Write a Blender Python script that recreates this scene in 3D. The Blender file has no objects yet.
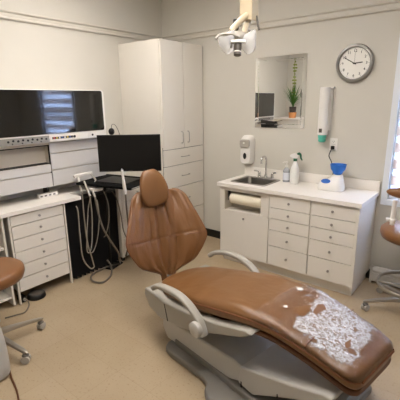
import bpy, bmesh, math, random
from mathutils import noise
from mathutils import Vector, Matrix
R = math.radians; PI = math.pi
random.seed(7)
COL = bpy.context.scene.collection
sc = bpy.context.scene

# ------------------------------------------------------------------ camera
F = 374.889; CAM = Vector((3.6143, -3.7478, 1.7539))
PITCH, YAW, ROLL = R(14.925), R(38.9086), R(-0.6893)
fw = Vector((-math.sin(YAW)*math.cos(PITCH), math.cos(YAW)*math.cos(PITCH), -math.sin(PITCH)))
_r = fw.cross(Vector((0, 0, 1))).normalized(); _u = _r.cross(fw)
rt = _r*math.cos(ROLL)+_u*math.sin(ROLL); up = _u*math.cos(ROLL)-_r*math.sin(ROLL)
cd = bpy.data.cameras.new('camera'); co = bpy.data.objects.new('camera', cd); COL.objects.link(co)
cd.sensor_width = 36; cd.lens = 36*F/400; cd.clip_start = .02
m = Matrix((rt, up, -fw)).transposed().to_4x4(); m.translation = CAM; co.matrix_world = m
sc.camera = co

def hit(u, v, ax, val):                       # the point of a plane that a line of sight meets
    d = fw+rt*((u-200)/F)-up*((v-200)/F); t = (val-CAM[ax])/d[ax]; return CAM+d*t

# ------------------------------------------------------------------ materials
def srgb(c):
    if isinstance(c, str): c = tuple(int(c[i:i+2], 16)/255 for i in (0, 2, 4))
    return tuple((x/12.92 if x <= .04045 else ((x+.055)/1.055)**2.4) for x in c)+(1,)
MATS = {}
def mat(name, col, rough=.5, metal=0, bump=0, bscale=40, var=0, vscale=6, spec=.5, trans=0, coat=0, alpha=1, ior=1.45, stretch=None, detail=3):
    m = bpy.data.materials.new(name); m.use_nodes = True; nt = m.node_tree; b = nt.nodes['Principled BSDF']
    b.inputs['Base Color'].default_value = srgb(col); b.inputs['Roughness'].default_value = rough
    b.inputs['Metallic'].default_value = metal; b.inputs['Specular IOR Level'].default_value = spec
    b.inputs['Transmission Weight'].default_value = trans; b.inputs['Coat Weight'].default_value = coat
    b.inputs['Alpha'].default_value = alpha; b.inputs['IOR'].default_value = ior
    tc = nt.nodes.new('ShaderNodeTexCoord'); mp = nt.nodes.new('ShaderNodeMapping'); nt.links.new(tc.outputs['Object'], mp.inputs[0])
    if stretch: mp.inputs['Scale'].default_value = stretch
    n = nt.nodes.new('ShaderNodeTexNoise'); n.inputs['Scale'].default_value = vscale; n.inputs['Detail'].default_value = detail
    nt.links.new(mp.outputs[0], n.inputs['Vector'])
    mx = nt.nodes.new('ShaderNodeMix'); mx.data_type = 'RGBA'; c = srgb(col); v = max(var, .02)
    mx.inputs[6].default_value = tuple(x*(1-v) for x in c[:3])+(1,); mx.inputs[7].default_value = tuple(min(1, x*(1+v)) for x in c[:3])+(1,)
    nt.links.new(n.outputs['Fac'], mx.inputs[0]); nt.links.new(mx.outputs[2], b.inputs['Base Color'])
    if bump:
        n2 = nt.nodes.new('ShaderNodeTexNoise'); n2.inputs['Scale'].default_value = bscale; n2.inputs['Detail'].default_value = detail
        nt.links.new(mp.outputs[0], n2.inputs['Vector'])
        bp = nt.nodes.new('ShaderNodeBump'); bp.inputs['Strength'].default_value = bump; bp.inputs['Distance'].default_value = .01
        nt.links.new(n2.outputs['Fac'], bp.inputs['Height']); nt.links.new(bp.outputs[0], b.inputs['Normal'])
    MATS[name] = m; return m
def emis(name, col, s):
    m = bpy.data.materials.new(name); m.use_nodes = True; nt = m.node_tree; nt.nodes.clear()
    e = nt.nodes.new('ShaderNodeEmission'); o = nt.nodes.new('ShaderNodeOutputMaterial')
    e.inputs[0].default_value = srgb(col); e.inputs[1].default_value = s; nt.links.new(e.outputs[0], o.inputs[0]); return m

M_wall = mat('wall_paint', 'C9C5BB', .85, bump=.08, bscale=120, var=.015)
M_ceil = mat('ceiling_paint', 'E4E0D6', .9)
M_rail = mat('rail_paint', 'C8C3B8', .5)
M_lam = mat('white_laminate', 'DDD8CF', .32, var=.01)
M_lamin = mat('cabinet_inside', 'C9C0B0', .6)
M_dark = mat('dark_gap', '16120F', .7)
M_ctr = mat('countertop_laminate', 'E6E1DA', .3, var=.02, vscale=60)
M_black = mat('black_plastic', '0E0D0D', .45)
M_blackm = mat('black_matte', '0A0A0A', .85, spec=.15)
M_drape = mat('black_vinyl', '262628', .33, spec=.5)
M_scr = mat('screen_glass', '090807', .08, spec=.7, coat=.6)
M_mon = mat('monitor_glass', '0B0A09', .35, spec=.3)
M_wplas = mat('white_plastic', 'E2DFDA', .35)
M_gplas = mat('grey_plastic', 'A9A49B', .4)
M_dgrey = mat('dark_grey_plastic', '55504A', .45)
M_chair = mat('chair_enamel', 'A29E95', .35)
M_chairw = mat('chair_cover_plastic', 'B4B1AB', .38)
M_base = mat('chair_base_plastic', '77736D', .45)
M_leath = mat('tan_leather', '76512E', .36, bump=.35, bscale=9, var=.10, vscale=5, stretch=(1, 1.6, 1), detail=4)
M_leathback = mat('tan_leather_creased', '744F2E', .36, bump=.8, bscale=7, var=.12, vscale=4, stretch=(1, 3.2, .6), detail=4)
M_seam = mat('leather_piping', '6E4122', .5)
M_under = mat('brown_vinyl', '5B371D', .5, var=.08)
M_stool = mat('stool_vinyl', '7F5634', .33, var=.05)
M_chrome = mat('chrome', 'D8D8D8', .12, metal=1)
M_steel = mat('brushed_steel', 'A8A5A0', .32, metal=1, bump=.05, bscale=200)
M_alu = mat('satin_aluminium', 'A7A197', .35, metal=.75)
M_base_b = mat('cove_base_rubber', '14140F', .5)
M_hose = mat('grey_tubing', '8F887D', .45)
M_hosed = mat('grey_suction_tubing', '6E665B', .5)
M_paper = mat('paper_towel', 'EBE3CE', .95, bump=.2, bscale=150)
M_blue = mat('blue_rubber', '1F6CC8', .4)
M_bluel = mat('blue_label', '2A62B8', .4)
M_teal = mat('teal_plastic_cup', '57B7A4', .35)
M_green = mat('green_plastic', '0F5A3C', .4)
M_bottle = mat('frosted_bottle', 'EDEDEA', .3, trans=.12, spec=.4)
M_clear = mat('clear_bottle', 'D8DEE6', .15, trans=.6)
M_label = mat('pale_label', 'D2D6E0', .5)
M_mirror = mat('mirror_silver', 'F2F2F0', .01, metal=1)
M_clockf = mat('clock_face', 'E9E7E1', .5)
M_silver = mat('silver_plastic', '8E8C88', .35, metal=.5)
M_ink = mat('black_ink', '151515', .6)
M_frame = mat('window_frame_paint', 'DDE2E8', .5)
M_terra = mat('terracotta', 'C98A55', .7)
M_basket = mat('dark_pot', '3A3028', .7)
M_leaf = mat('leaf_green', '3E6A26', .5, var=.3)
M_leafy = mat('yellow_green_leaf', '7F8B2E', .5, var=.2)
M_leafd = mat('dark_leaf', '1C3227', .5)
M_cream = mat('cream_enamel', 'BFB196', .4)
M_heater = mat('heater_enamel', 'C9C5BD', .45)
M_strip = mat('grey_control_panel', '8C8984', .4); M_panel = mat('shaded_white_laminate', 'C7C4C2', .4)  # M_panel: white laminate greyed to paint in the shade on the drop panels
M_red = mat('red_button', 'B03028', .4); M_yel = mat('yellow_button', 'C8B23A', .4); M_blb = mat('blue_button', '2C4F92', .4)

# floor: square vinyl tiles with fine speckles
def floor_mat():
    m = bpy.data.materials.new('vinyl_floor'); m.use_nodes = True; nt = m.node_tree; b = nt.nodes['Principled BSDF']; L = nt.links
    tc = nt.nodes.new('ShaderNodeTexCoord')
    br = nt.nodes.new('ShaderNodeTexBrick'); br.offset = 0; br.squash = 1
    for k, v in (('Scale', 1), ('Mortar Size', .0016), ('Mortar Smooth', .3), ('Brick Width', .305), ('Row Height', .305), ('Bias', 0)): br.inputs[k].default_value = v
    br.inputs['Color1'].default_value = srgb('AD9B81'); br.inputs['Color2'].default_value = srgb('AA987D'); br.inputs['Mortar'].default_value = srgb('9F8C72')
    L.new(tc.outputs['Object'], br.inputs['Vector'])
    n = nt.nodes.new('ShaderNodeTexNoise'); n.inputs['Scale'].default_value = 2.2; n.inputs['Detail'].default_value = 5; L.new(tc.outputs['Object'], n.inputs['Vector'])
    cr = nt.nodes.new('ShaderNodeValToRGB'); cr.color_ramp.elements[0].position = .35; cr.color_ramp.elements[0].color = (.86, .83, .8, 1); cr.color_ramp.elements[1].position = .65; cr.color_ramp.elements[1].color = (1, 1, 1, 1)
    L.new(n.outputs['Fac'], cr.inputs[0])
    mu = nt.nodes.new('ShaderNodeMix'); mu.data_type = 'RGBA'; mu.blend_type = 'MULTIPLY'; mu.inputs[0].default_value = .55
    L.new(br.outputs['Color'], mu.inputs[6]); L.new(cr.outputs[0], mu.inputs[7])
    n2 = nt.nodes.new('ShaderNodeTexNoise'); n2.inputs['Scale'].default_value = 70; n2.inputs['Detail'].default_value = 2; L.new(tc.outputs['Object'], n2.inputs['Vector'])
    c2 = nt.nodes.new('ShaderNodeValToRGB'); c2.color_ramp.elements[0].position = .29; c2.color_ramp.elements[0].color = (.62, .52, .42, 1); c2.color_ramp.elements[1].position = .40; c2.color_ramp.elements[1].color = (1, 1, 1, 1)
    L.new(n2.outputs['Fac'], c2.inputs[0])
    m2 = nt.nodes.new('ShaderNodeMix'); m2.data_type = 'RGBA'; m2.blend_type = 'MULTIPLY'; m2.inputs[0].default_value = .6
    L.new(mu.outputs[2], m2.inputs[6]); L.new(c2.outputs[0], m2.inputs[7]); L.new(m2.outputs[2], b.inputs['Base Color'])
    b.inputs['Roughness'].default_value = .42; b.inputs['Specular IOR Level'].default_value = .35
    return m
M_floor = floor_mat()
def wrap_mat():
    m = bpy.data.materials.new('clear_crinkled_film'); m.use_nodes = True; nt = m.node_tree; nt.nodes.clear(); L = nt.links; N = nt.nodes.new
    def math_(op, a, b=None):
        q = N('ShaderNodeMath'); q.operation = op; q.use_clamp = False
        for i, x in enumerate((a, b)):
            if x is None: continue
            if isinstance(x, (int, float)): q.inputs[i].default_value = x
            else: L.new(x, q.inputs[i])
        return q.outputs[0]
    def step(x, lo, hi):
        q = N('ShaderNodeMapRange'); q.interpolation_type = 'SMOOTHSTEP'; q.inputs[1].default_value = lo; q.inputs[2].default_value = hi; L.new(x, q.inputs[0]); return q.outputs[0]
    o = N('ShaderNodeOutputMaterial'); tr = N('ShaderNodeBsdfTransparent'); gl = N('ShaderNodeBsdfGlossy'); df = N('ShaderNodeBsdfDiffuse')
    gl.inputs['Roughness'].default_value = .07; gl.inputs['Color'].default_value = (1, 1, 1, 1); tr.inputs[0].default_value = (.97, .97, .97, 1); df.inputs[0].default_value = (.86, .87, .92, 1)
    tc = N('ShaderNodeTexCoord'); sp = N('ShaderNodeSeparateXYZ'); L.new(tc.outputs['Object'], sp.inputs[0])
    big = N('ShaderNodeTexNoise'); big.inputs['Scale'].default_value = 14; big.inputs['Detail'].default_value = 3; L.new(tc.outputs['Object'], big.inputs['Vector'])
    fine = N('ShaderNodeTexNoise'); fine.inputs['Scale'].default_value = 58; fine.inputs['Detail'].default_value = 3; fine.inputs['Distortion'].default_value = 2.5
    mp = N('ShaderNodeMapping'); mp.inputs['Rotation'].default_value = (0, 0, R(30)); mp.inputs['Scale'].default_value = (.6, 1.3, 1); L.new(tc.outputs['Object'], mp.inputs[0]); L.new(mp.outputs[0], fine.inputs['Vector'])
    # window highlight painted white on the crumpled film: a ragged patch over the calf
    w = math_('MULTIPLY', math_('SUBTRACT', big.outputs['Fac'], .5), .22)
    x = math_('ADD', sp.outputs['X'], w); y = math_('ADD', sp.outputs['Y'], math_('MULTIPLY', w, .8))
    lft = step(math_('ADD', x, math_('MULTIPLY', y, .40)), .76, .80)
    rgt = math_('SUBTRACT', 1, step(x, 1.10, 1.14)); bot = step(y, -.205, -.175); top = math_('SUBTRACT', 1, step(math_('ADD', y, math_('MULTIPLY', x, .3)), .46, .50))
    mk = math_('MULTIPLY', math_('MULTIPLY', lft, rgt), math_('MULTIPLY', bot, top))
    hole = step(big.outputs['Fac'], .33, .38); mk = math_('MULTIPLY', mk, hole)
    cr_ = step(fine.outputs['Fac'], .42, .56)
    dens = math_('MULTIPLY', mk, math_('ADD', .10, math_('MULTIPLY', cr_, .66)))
    bp = N('ShaderNodeBump'); bp.inputs['Strength'].default_value = 1; bp.inputs['Distance'].default_value = .008; L.new(fine.outputs['Fac'], bp.inputs['Height'])
    bq = N('ShaderNodeBump'); bq.inputs['Strength'].default_value = .8; bq.inputs['Distance'].default_value = .012; L.new(big.outputs['Fac'], bq.inputs['Height']); L.new(bp.outputs[0], bq.inputs['Normal'])
    L.new(bq.outputs[0], gl.inputs['Normal']); L.new(bq.outputs[0], df.inputs['Normal'])
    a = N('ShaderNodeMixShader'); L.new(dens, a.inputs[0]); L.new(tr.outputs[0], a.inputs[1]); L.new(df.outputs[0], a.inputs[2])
    fr = N('ShaderNodeFresnel'); fr.inputs[0].default_value = 1.38
    b = N('ShaderNodeMixShader'); L.new(fr.outputs[0], b.inputs[0]); L.new(a.outputs[0], b.inputs[1]); L.new(gl.outputs[0], b.inputs[2])
    L.new(b.outputs[0], o.inputs[0]); return m
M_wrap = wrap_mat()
def sheer_mat():
    m = bpy.data.materials.new('sheer_fabric'); m.use_nodes = True; nt = m.node_tree; nt.nodes.clear(); L = nt.links
    o = nt.nodes.new('ShaderNodeOutputMaterial'); a = nt.nodes.new('ShaderNodeBsdfTransparent'); b = nt.nodes.new('ShaderNodeBsdfTranslucent'); mx = nt.nodes.new('ShaderNodeMixShader')
    a.inputs[0].default_value = (.9, .93, .97, 1); b.inputs[0].default_value = (.85, .87, .9, 1)
    tc = nt.nodes.new('ShaderNodeTexCoord'); w = nt.nodes.new('ShaderNodeTexNoise'); w.inputs['Scale'].default_value = 300; L.new(tc.outputs['Object'], w.inputs['Vector'])
    mp = nt.nodes.new('ShaderNodeMapRange'); mp.inputs[3].default_value = .4; mp.inputs[4].default_value = .6; L.new(w.outputs['Fac'], mp.inputs[0]); L.new(mp.outputs[0], mx.inputs[0])
    L.new(a.outputs[0], mx.inputs[1]); L.new(b.outputs[0], mx.inputs[2]); L.new(mx.outputs[0], o.inputs[0]); return m
M_sheer = sheer_mat()
def opaque_blind():
    m = bpy.data.materials.new('opaque_blind_fabric'); m.use_nodes = True; nt = m.node_tree; nt.nodes.clear(); L = nt.links
    o = nt.nodes.new('ShaderNodeOutputMaterial'); a = nt.nodes.new('ShaderNodeBsdfDiffuse'); b = nt.nodes.new('ShaderNodeBsdfTranslucent'); mx = nt.nodes.new('ShaderNodeMixShader')
    a.inputs[0].default_value = srgb('D8D0C8'); b.inputs[0].default_value = srgb('E8D8CC'); mx.inputs[0].default_value = .5
    L.new(a.outputs[0], mx.inputs[1]); L.new(b.outputs[0], mx.inputs[2]); L.new(mx.outputs[0], o.inputs[0]); return m
M_opq = opaque_blind()
M_glass = mat('window_glass', 'FFFFFF', 0, trans=1, ior=1.01, spec=.2)
def shield_mat():
    m = bpy.data.materials.new('translucent_shield'); m.use_nodes = True; nt = m.node_tree; nt.nodes.clear(); L = nt.links
    o = nt.nodes.new('ShaderNodeOutputMaterial'); a = nt.nodes.new('ShaderNodeBsdfTransparent'); b = nt.nodes.new('ShaderNodeBsdfPrincipled'); mx = nt.nodes.new('ShaderNodeMixShader')
    b.inputs['Base Color'].default_value = (.85, .86, .87, 1); b.inputs['Roughness'].default_value = .2; mx.inputs[0].default_value = .33
    tc = nt.nodes.new('ShaderNodeTexCoord'); w = nt.nodes.new('ShaderNodeTexNoise'); w.inputs['Scale'].default_value = 20; L.new(tc.outputs['Object'], w.inputs['Vector'])
    bp = nt.nodes.new('ShaderNodeBump'); bp.inputs['Strength'].default_value = .2; L.new(w.outputs['Fac'], bp.inputs['Height']); L.new(bp.outputs[0], b.inputs['Normal'])
    L.new(a.outputs[0], mx.inputs[1]); L.new(b.outputs[0], mx.inputs[2]); L.new(mx.outputs[0], o.inputs[0]); return m
M_shield = shield_mat()

# ------------------------------------------------------------------ mesh helpers
def merge(bm, src, mtx=None):
    if mtx: bmesh.ops.transform(src, matrix=mtx, verts=src.verts)
    me = bpy.data.meshes.new('tmp'); src.to_mesh(me); src.free(); bm.from_mesh(me); bpy.data.meshes.remove(me)
def box(bm, x0, x1, y0, y1, z0, z1, bev=0, seg=2, mtx=None):
    t = bmesh.new(); bmesh.ops.create_cube(t, size=1)
    for v in t.verts: v.co = Vector(((x0+x1)/2+v.co.x*(x1-x0), (y0+y1)/2+v.co.y*(y1-y0), (z0+z1)/2+v.co.z*(z1-z0)))
    if bev: bmesh.ops.bevel(t, geom=t.edges[:], offset=bev, segments=seg, affect='EDGES', profile=.5)
    merge(bm, t, mtx); return bm
def prism(bm, pts, axis, a, b, bev=0, seg=2):
    """polygon pts extruded between a and b along axis (0,1,2); pts are the other two coordinates in order"""
    t = bmesh.new()
    def P(p, w):
        return {0: (w, p[0], p[1]), 1: (p[0], w, p[1]), 2: (p[0], p[1], w)}[axis]
    lo = [t.verts.new(P(p, a)) for p in pts]; hi = [t.verts.new(P(p, b)) for p in pts]; n = len(pts)
    t.faces.new(lo); t.faces.new(hi[::-1])
    for i in range(n): t.faces.new((lo[i], hi[i], hi[(i+1) % n], lo[(i+1) % n]))
    bmesh.ops.recalc_face_normals(t, faces=t.faces)
    if bev: bmesh.ops.bevel(t, geom=t.edges[:], offset=bev, segments=seg, affect='EDGES', profile=.5)
    merge(bm, t); return bm
def cr(pts, n=6):
    P = [Vector(p) for p in pts]; out = []
    for i in range(len(P)-1):
        p0 = P[max(i-1, 0)]; p1 = P[i]; p2 = P[i+1]; p3 = P[min(i+2, len(P)-1)]
        for k in range(n):
            t = k/n; out.append(.5*((2*p1)+(p2-p0)*t+(2*p0-5*p1+4*p2-p3)*t*t+(3*p1-p0-3*p2+p3)*t**3))
    out.append(P[-1]); return out
def loft(bm, rings, cap=True, close=True, cap0=True):
    t = bmesh.new(); V = [[t.verts.new(p) for p in r] for r in rings]; n = len(rings[0])
    for i in range(len(V)-1):
        for k in range(n if close else n-1): t.faces.new((V[i][k], V[i][(k+1) % n], V[i+1][(k+1) % n], V[i+1][k]))
    if cap:
        if cap0: t.faces.new(V[0][::-1])
        t.faces.new(V[-1])
    bmesh.ops.recalc_face_normals(t, faces=t.faces); merge(bm, t); return bm
def tube(bm, pts, r, n=8, smooth=0, flat=None):
    P = cr(pts, smooth) if smooth else [Vector(p) for p in pts]
    rr = r if isinstance(r, (list, tuple)) else [r]*len(pts)
    if smooth: rr = [rr[min(i//smooth, len(rr)-1)]*(1-(i % smooth)/smooth)+rr[min(i//smooth+1, len(rr)-1)]*(i % smooth)/smooth for i in range(len(P))]
    rings = []; T0 = (P[1]-P[0]).normalized(); N = T0.orthogonal().normalized()
    if flat: N = (Vector(flat)-T0*T0.dot(Vector(flat))).normalized()
    for i, p in enumerate(P):
        T = (P[min(i+1, len(P)-1)]-P[max(i-1, 0)]).normalized(); N = (N-T*N.dot(T)).normalized(); B = T.cross(N)
        rings.append([p+N*math.cos(2*PI*k/n)*rr[i]+B*math.sin(2*PI*k/n)*rr[i] for k in range(n)])
    return loft(bm, rings)
def band(bm, pts, w, h, wdir, smooth=6, n=12):
    """a flat rounded strap along pts, w wide along wdir and h thick"""
    P = cr(pts, smooth); rings = []; W = Vector(wdir).normalized()
    for i, p in enumerate(P):
        T = (P[min(i+1, len(P)-1)]-P[max(i-1, 0)]).normalized(); Wd = (W-T*W.dot(T)).normalized(); H = T.cross(Wd)
        rings.append([p+Wd*w/2*sgp(math.cos(a), .5)+H*h/2*sgp(math.sin(a), .6) for a in [2*PI*(k+.5)/n for k in range(n)]])
    return loft(bm, rings)
def sgp(x, e): return math.copysign(abs(x)**e, x)
def lathe(bm, prof, c=(0, 0, 0), n=24, axis=None, cap=True):
    t = bmesh.new(); rings = []
    for r, z in prof: rings.append([Vector((r*math.cos(2*PI*k/n), r*math.sin(2*PI*k/n), z)) for k in range(n)])
    M = Matrix.Translation(Vector(c))
    if axis is not None: M = M @ Vector((0, 0, 1)).rotation_difference(Vector(axis).normalized()).to_matrix().to_4x4()
    return loft(bm, [[M @ p for p in r] for r in rings], cap)
def ell(bm, c, rx, ry, rz, mtx=None, u=20, v=12):
    t = bmesh.new(); bmesh.ops.create_uvsphere(t, u_segments=u, v_segments=v, radius=1)
    for w in t.verts: w.co = Vector((w.co.x*rx, w.co.y*ry, w.co.z*rz))
    M = Matrix.Translation(Vector(c))
    if mtx is not None: M = M @ mtx
    merge(bm, t, M); return bm
def obj(name, bm, m, parent=None, smooth=None, label=None):
    me = bpy.data.meshes.new(name); bm.to_mesh(me); bm.free(); me.materials.append(m)
    ang = R(38) if smooth is None else R(smooth)
    bm2 = bmesh.new(); bm2.from_mesh(me)
    for f in bm2.faces: f.smooth = True
    for e in bm2.edges: e.smooth = not (len(e.link_faces) == 2 and e.calc_face_angle(0) > ang)
    bm2.to_mesh(me); bm2.free()
    o = bpy.data.objects.new(name, me); COL.objects.link(o)
    if parent: o.parent = parent
    if label: o['label'] = label
    wn = o.modifiers.new('flat_faces', 'WEIGHTED_NORMAL'); wn.keep_sharp = True; wn.weight = 80
    return o
def tag(o, label, cat, group=None, kind=None):
    o['label'] = label; o['category'] = cat
    if group: o['group'] = group
    if kind: o['kind'] = kind
    return o
def thing(name, label, cat, loc=(0, 0, 0), rz=0, group=None):
    o = bpy.data.objects.new(name, None); COL.objects.link(o); o.empty_display_size = .05
    o.location = loc; o.rotation_euler = (0, 0, rz); return tag(o, label, cat, group)
def struct(name, bm, m, parent=None):
    o = obj(name, bm, m, parent)
    if not parent: o['kind'] = 'structure'
    return o
B = bmesh.new
def bx(*a, **k): return box(B(), *a, **k)

# ------------------------------------------------------------------ the room
CH = 3.08; XR = 4.75; YN = -3.62
WX0, WX1, WZ0, WZ1 = 2.85, 3.86, .84, 2.26
struct('floor', bx(-.1, XR+.1, -5.0, .1, -.1, 0), M_floor)
struct('ceiling', bx(-.1, XR+.1, -5.0, .1, CH, CH+.1), M_ceil)
struct('wall_left', bx(-.1, 0, -5.0, .1, 0, CH), M_wall)
w = B(); box(w, 0, WX0, 0, .12, 0, CH); box(w, WX1, XR, 0, .12, 0, CH); box(w, WX0, WX1, 0, .12, 0, WZ0); box(w, WX0, WX1, 0, .12, WZ1, CH)
struct('wall_back', w, M_wall)
struct('wall_right', bx(XR, XR+.1, -5.0, .1, 0, CH), M_wall)
w = B(); box(w, 0, 2.85, YN-.1, YN, 0, CH); box(w, 2.75, 2.85, -5, YN-.1, 0, CH)
struct('wall_near', w, M_wall)
struct('wall_hall', bx(2.85, XR, -5.0, -4.9, 0, CH), M_wall)
# picture rail (two thin ridges) on the back wall, left wall and near wall
def rail_prof(z): return [(0, z-.038), (.020, z-.038), (.024, z-.030), (.020, z-.020), (.006, z-.014), (.006, z+.016), (.022, z+.022), (.026, z+.031), (.022, z+.038), (0, z+.038)]
zr = 2.505
r = B(); prism(r, [(-a, b) for a, b in rail_prof(zr)], 0, 0, XR); struct('trim_1', r, M_rail)
r = B(); t = B(); prism(r, rail_prof(zr), 1, YN, 0); struct('trim_2', r, M_rail)
r = B(); prism(r, [(YN+a, b) for a, b in rail_prof(zr)], 0, 0, 2.85); struct('trim_3', r, M_rail)
struct('baseboard_back', bx(0, 2.84, -.012, 0, 0, .1), M_base_b)
struct('baseboard_left', bx(0, .012, YN, 0, 0, .1), M_base_b)

# window with zebra blind
win = struct('window_1', box(box(box(box(B(), 2.795, WX0, -.02, .03, .78, WZ1+.07, .004), WX1, WX1+.065, -.02, .03, .78, WZ1+.07, .004), WX0-.055, WX1+.065, -.022, .03, WZ1, WZ1+.07, .004), WX0, WX1, -.02, .03, .78, .84, .004), M_frame)
s = B(); box(s, WX0, WX0+.04, .05, .09, WZ0, WZ1, .003); box(s, WX1-.04, WX1, .05, .09, WZ0, WZ1, .003); box(s, WX0, WX1, .05, .09, WZ0, WZ0+.04, .003); box(s, WX0, WX1, .05, .09, WZ1-.04, WZ1, .003); box(s, WX0, WX1, .052, .088, 1.53, 1.57, .003)
struct('window_frame', s, M_frame, win)
struct('pane', bx(WX0+.03, WX1-.03, .068, .072, WZ0+.03, WZ1-.03), M_glass, win)
bl = thing('zebra_blind', 'pale zebra roller blind of alternating solid and sheer bands in the window', 'blind', ((WX0+WX1)/2, .02, WZ1))
hw = (WX1-WX0)/2-.008; h0 = WZ1-.06
per = .15; zz = 1.84+.2-.15*.0
so = B(); sh = B(); z = WZ0+.03-WZ1; zc = 1.84
bands = []
k = zc+per*3
zt = WZ1-.07
zcur = zt
ks = [zc+per*i for i in range(-8, 5)]
for c in ks:
    a, b = max(c-.031, WZ0+.03), min(c+.031, zt)
    if b > a: box(sh, -hw, hw, .0, .0012, a-WZ1, b-WZ1)
    a2, b2 = max(c+.031, WZ0+.03), min(c+per-.031, zt)
    if b2 > a2: box(so, -hw, hw, -.0015, .0015, a2-WZ1, b2-WZ1)
obj('sheer_bands', sh, M_sheer, bl); obj('solid_bands', so, M_opq, bl)
obj('cassette', bx(-hw, hw, -.03, .025, -.075, 0, .008), M_frame, bl)
obj('bottom_bar', bx(-hw, hw, -.008, .008, WZ0-WZ1+.008, WZ0-WZ1+.032, .004), M_frame, bl)

# baseboard heater
t = thing('baseboard_heater', 'long low cream metal baseboard heater under the window', 'heater', (3.45, -.045, 0))
b_ = B(); prism(b_, [(-.045+.043, .015), (-.045+.043, .165), (-.02, .165), (-.045, .135), (-.045, .125), (-.035, .125), (-.035, .105), (-.045, .105), (-.045, .03), (-.03, .015)], 0, -.64, .85)
obj('casing', b_, M_heater, t)
obj('end_cap', bx(-.66, -.64, -.048, -.001, .0, .17, .003), M_heater, t); obj('end_cap', bx(.85, .87, -.048, -.001, .0, .17, .003), M_heater, t)

# ceiling lights (behind and above the camera's view)
def troffer(x, y, lab, s):
    t = thing('ceiling_light', lab, 'ceiling light', (x, y, CH-.03), 0, 'ceiling light panels')
    f = B(); box(f, -.62, .62, -.32, -.29, 0, .03); box(f, -.62, .62, .29, .32, 0, .03); box(f, -.62, -.59, -.29, .29, 0, .03); box(f, .59, .62, -.29, .29, 0, .03)
    obj('frame', f, M_wplas, t); obj('diffuser', bx(-.59, .59, -.29, .29, .008, .014), s, t)
E_l = emis('warm_diffuser', 'FFF7EF', 22)
troffer(1.35, -1.75, 'flat ceiling light panel above the middle of the room', E_l)
troffer(2.9, -2.5, 'flat ceiling light panel above the dental chair foot end', E_l)

# ------------------------------------------------------------------ tall corner cabinet
def knob(m, c, ax, r=.012, L=.022):
    return lathe(m, [(r*.45, 0), (r*.45, L*.5), (r, L*.7), (r*.95, L), (r*.4, L*1.06)], c, 14, ax)
TX, TW, TH = .667, .735, 2.381
t = thing('tall_cabinet', 'tall white two-door storage cabinet with drawers below in the room corner', 'cabinet', (0, 0, 0))
c = B(); box(c, .002, TX-.02, -TW, -.004, .09, TH); box(c, .002, TX-.06, -TW+.01, -.01, 0, .09)
obj('carcass', c, M_lam, t)
g = .0036; y0, y1 = -TW+.008, -.02; ym = (y0+y1)/2
obj('gap_shade', box(bx(TX-.0201, TX-.0192, -TW+.004, -.012, .098, 1.24), TX-.0201, TX-.0192, ym-.01, ym+.01, 1.2, TH-.006), M_dark, t, label='dark backing painting the shade in the joints between doors and drawers')  # dark sheet stands in for the shade inside the gaps
def handle(p, c, vertical, L=.13, ax=0):
    h = B(); d = Vector((0, 0, 1)) if vertical else Vector((0, 1, 0)); o = Vector((1, 0, 0)); c = Vector(c)
    tube(h, [c-d*L/2, c-d*L/2+o*.02, c-d*L/2*.8+o*.028, c+d*L/2*.8+o*.028, c+d*L/2+o*.02, c+d*L/2], .0045, 8)
    return obj('handle', h, M_steel, p)
for a, b_, hy in ((y0, ym-g, ym-.055), (ym+g, y1, ym+.055)):
    d = obj('door', bx(TX-.019, TX, a, b_, 1.207+g, TH-.005, .002), M_lam, t); handle(d, (TX, hy, 1.335), True)
for z0, z1 in ((1.016+g, 1.207-g), (.752+g, 1.016-g), (.44+g, .752-g), (.1, .44-g)):
    d = obj('drawer', bx(TX-.019, TX, y0, y1, z0, z1, .002), M_lam, t); handle(d, (TX, ym, (z0+z1)/2+.0), False)

# ------------------------------------------------------------------ right base cabinet and counter
X1, X2 = 1.287, 2.772; FY = -.553
base = thing('base_cabinet', 'long white base cabinet with a door and two stacks of knobbed drawers under the sink', 'cabinet', (0, 0, 0))
c = B()
box(c, X1+.02, 1.372, FY+.03, -.005, .1, .862); box(c, 1.372, 1.80, FY+.03, -.005, .1, .61); box(c, 1.80, X2-.02, FY+.03, -.005, .1, .862)
box(c, 1.372, 1.80, -.40, -.005, .61, .655); box(c, 1.372, 1.80, FY+.03, FY+.05, .822, .862)
box(c, X1+.03, X2-.035, FY+.075, -.005, 0, .1)
obj('carcass', c, M_lam, base)
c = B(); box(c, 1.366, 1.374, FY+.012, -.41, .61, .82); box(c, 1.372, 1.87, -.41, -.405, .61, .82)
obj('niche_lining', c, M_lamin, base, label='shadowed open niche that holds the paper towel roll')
c = B(); box(c, X1+.02, 1.366, FY+.012, FY+.031, .615, .86, .001); box(c, 1.366, 1.902, FY+.012, FY+.031, .822, .86, .001); box(c, 1.865, 1.9, FY+.012, FY+.031, .615, .822, .001)
obj('face_frame', c, M_lam, base)
gk = .003
def kn(p, x, z): obj('knob', knob(B(), (x, FY+.012, z), (0, -1, 0)), M_steel, p)
d = obj('door', bx(X1+.024, 1.902-gk, FY+.011, FY+.03, .115, .612-gk, .002), M_lam, base); kn(d, 1.616, .545)
zs = [.85, .797-.082, .597, .468, .31, .105]
zs = [.855, .722, .610, .490, .322, .112]
for (a, b_) in ((1.908, 2.325), (2.338, 2.736)):
    for i in range(5):
        d = obj('drawer', bx(a, b_, FY+.011, FY+.03, zs[i+1]+gk, zs[i]-gk, .002), M_lam, base); kn(d, (a+b_)/2, (zs[i]+zs[i+1])/2)
obj('end_panel', bx(X2-.036, X2-.012, FY+.011, -.006, .09, .862, .001), M_lam, base)
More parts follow.
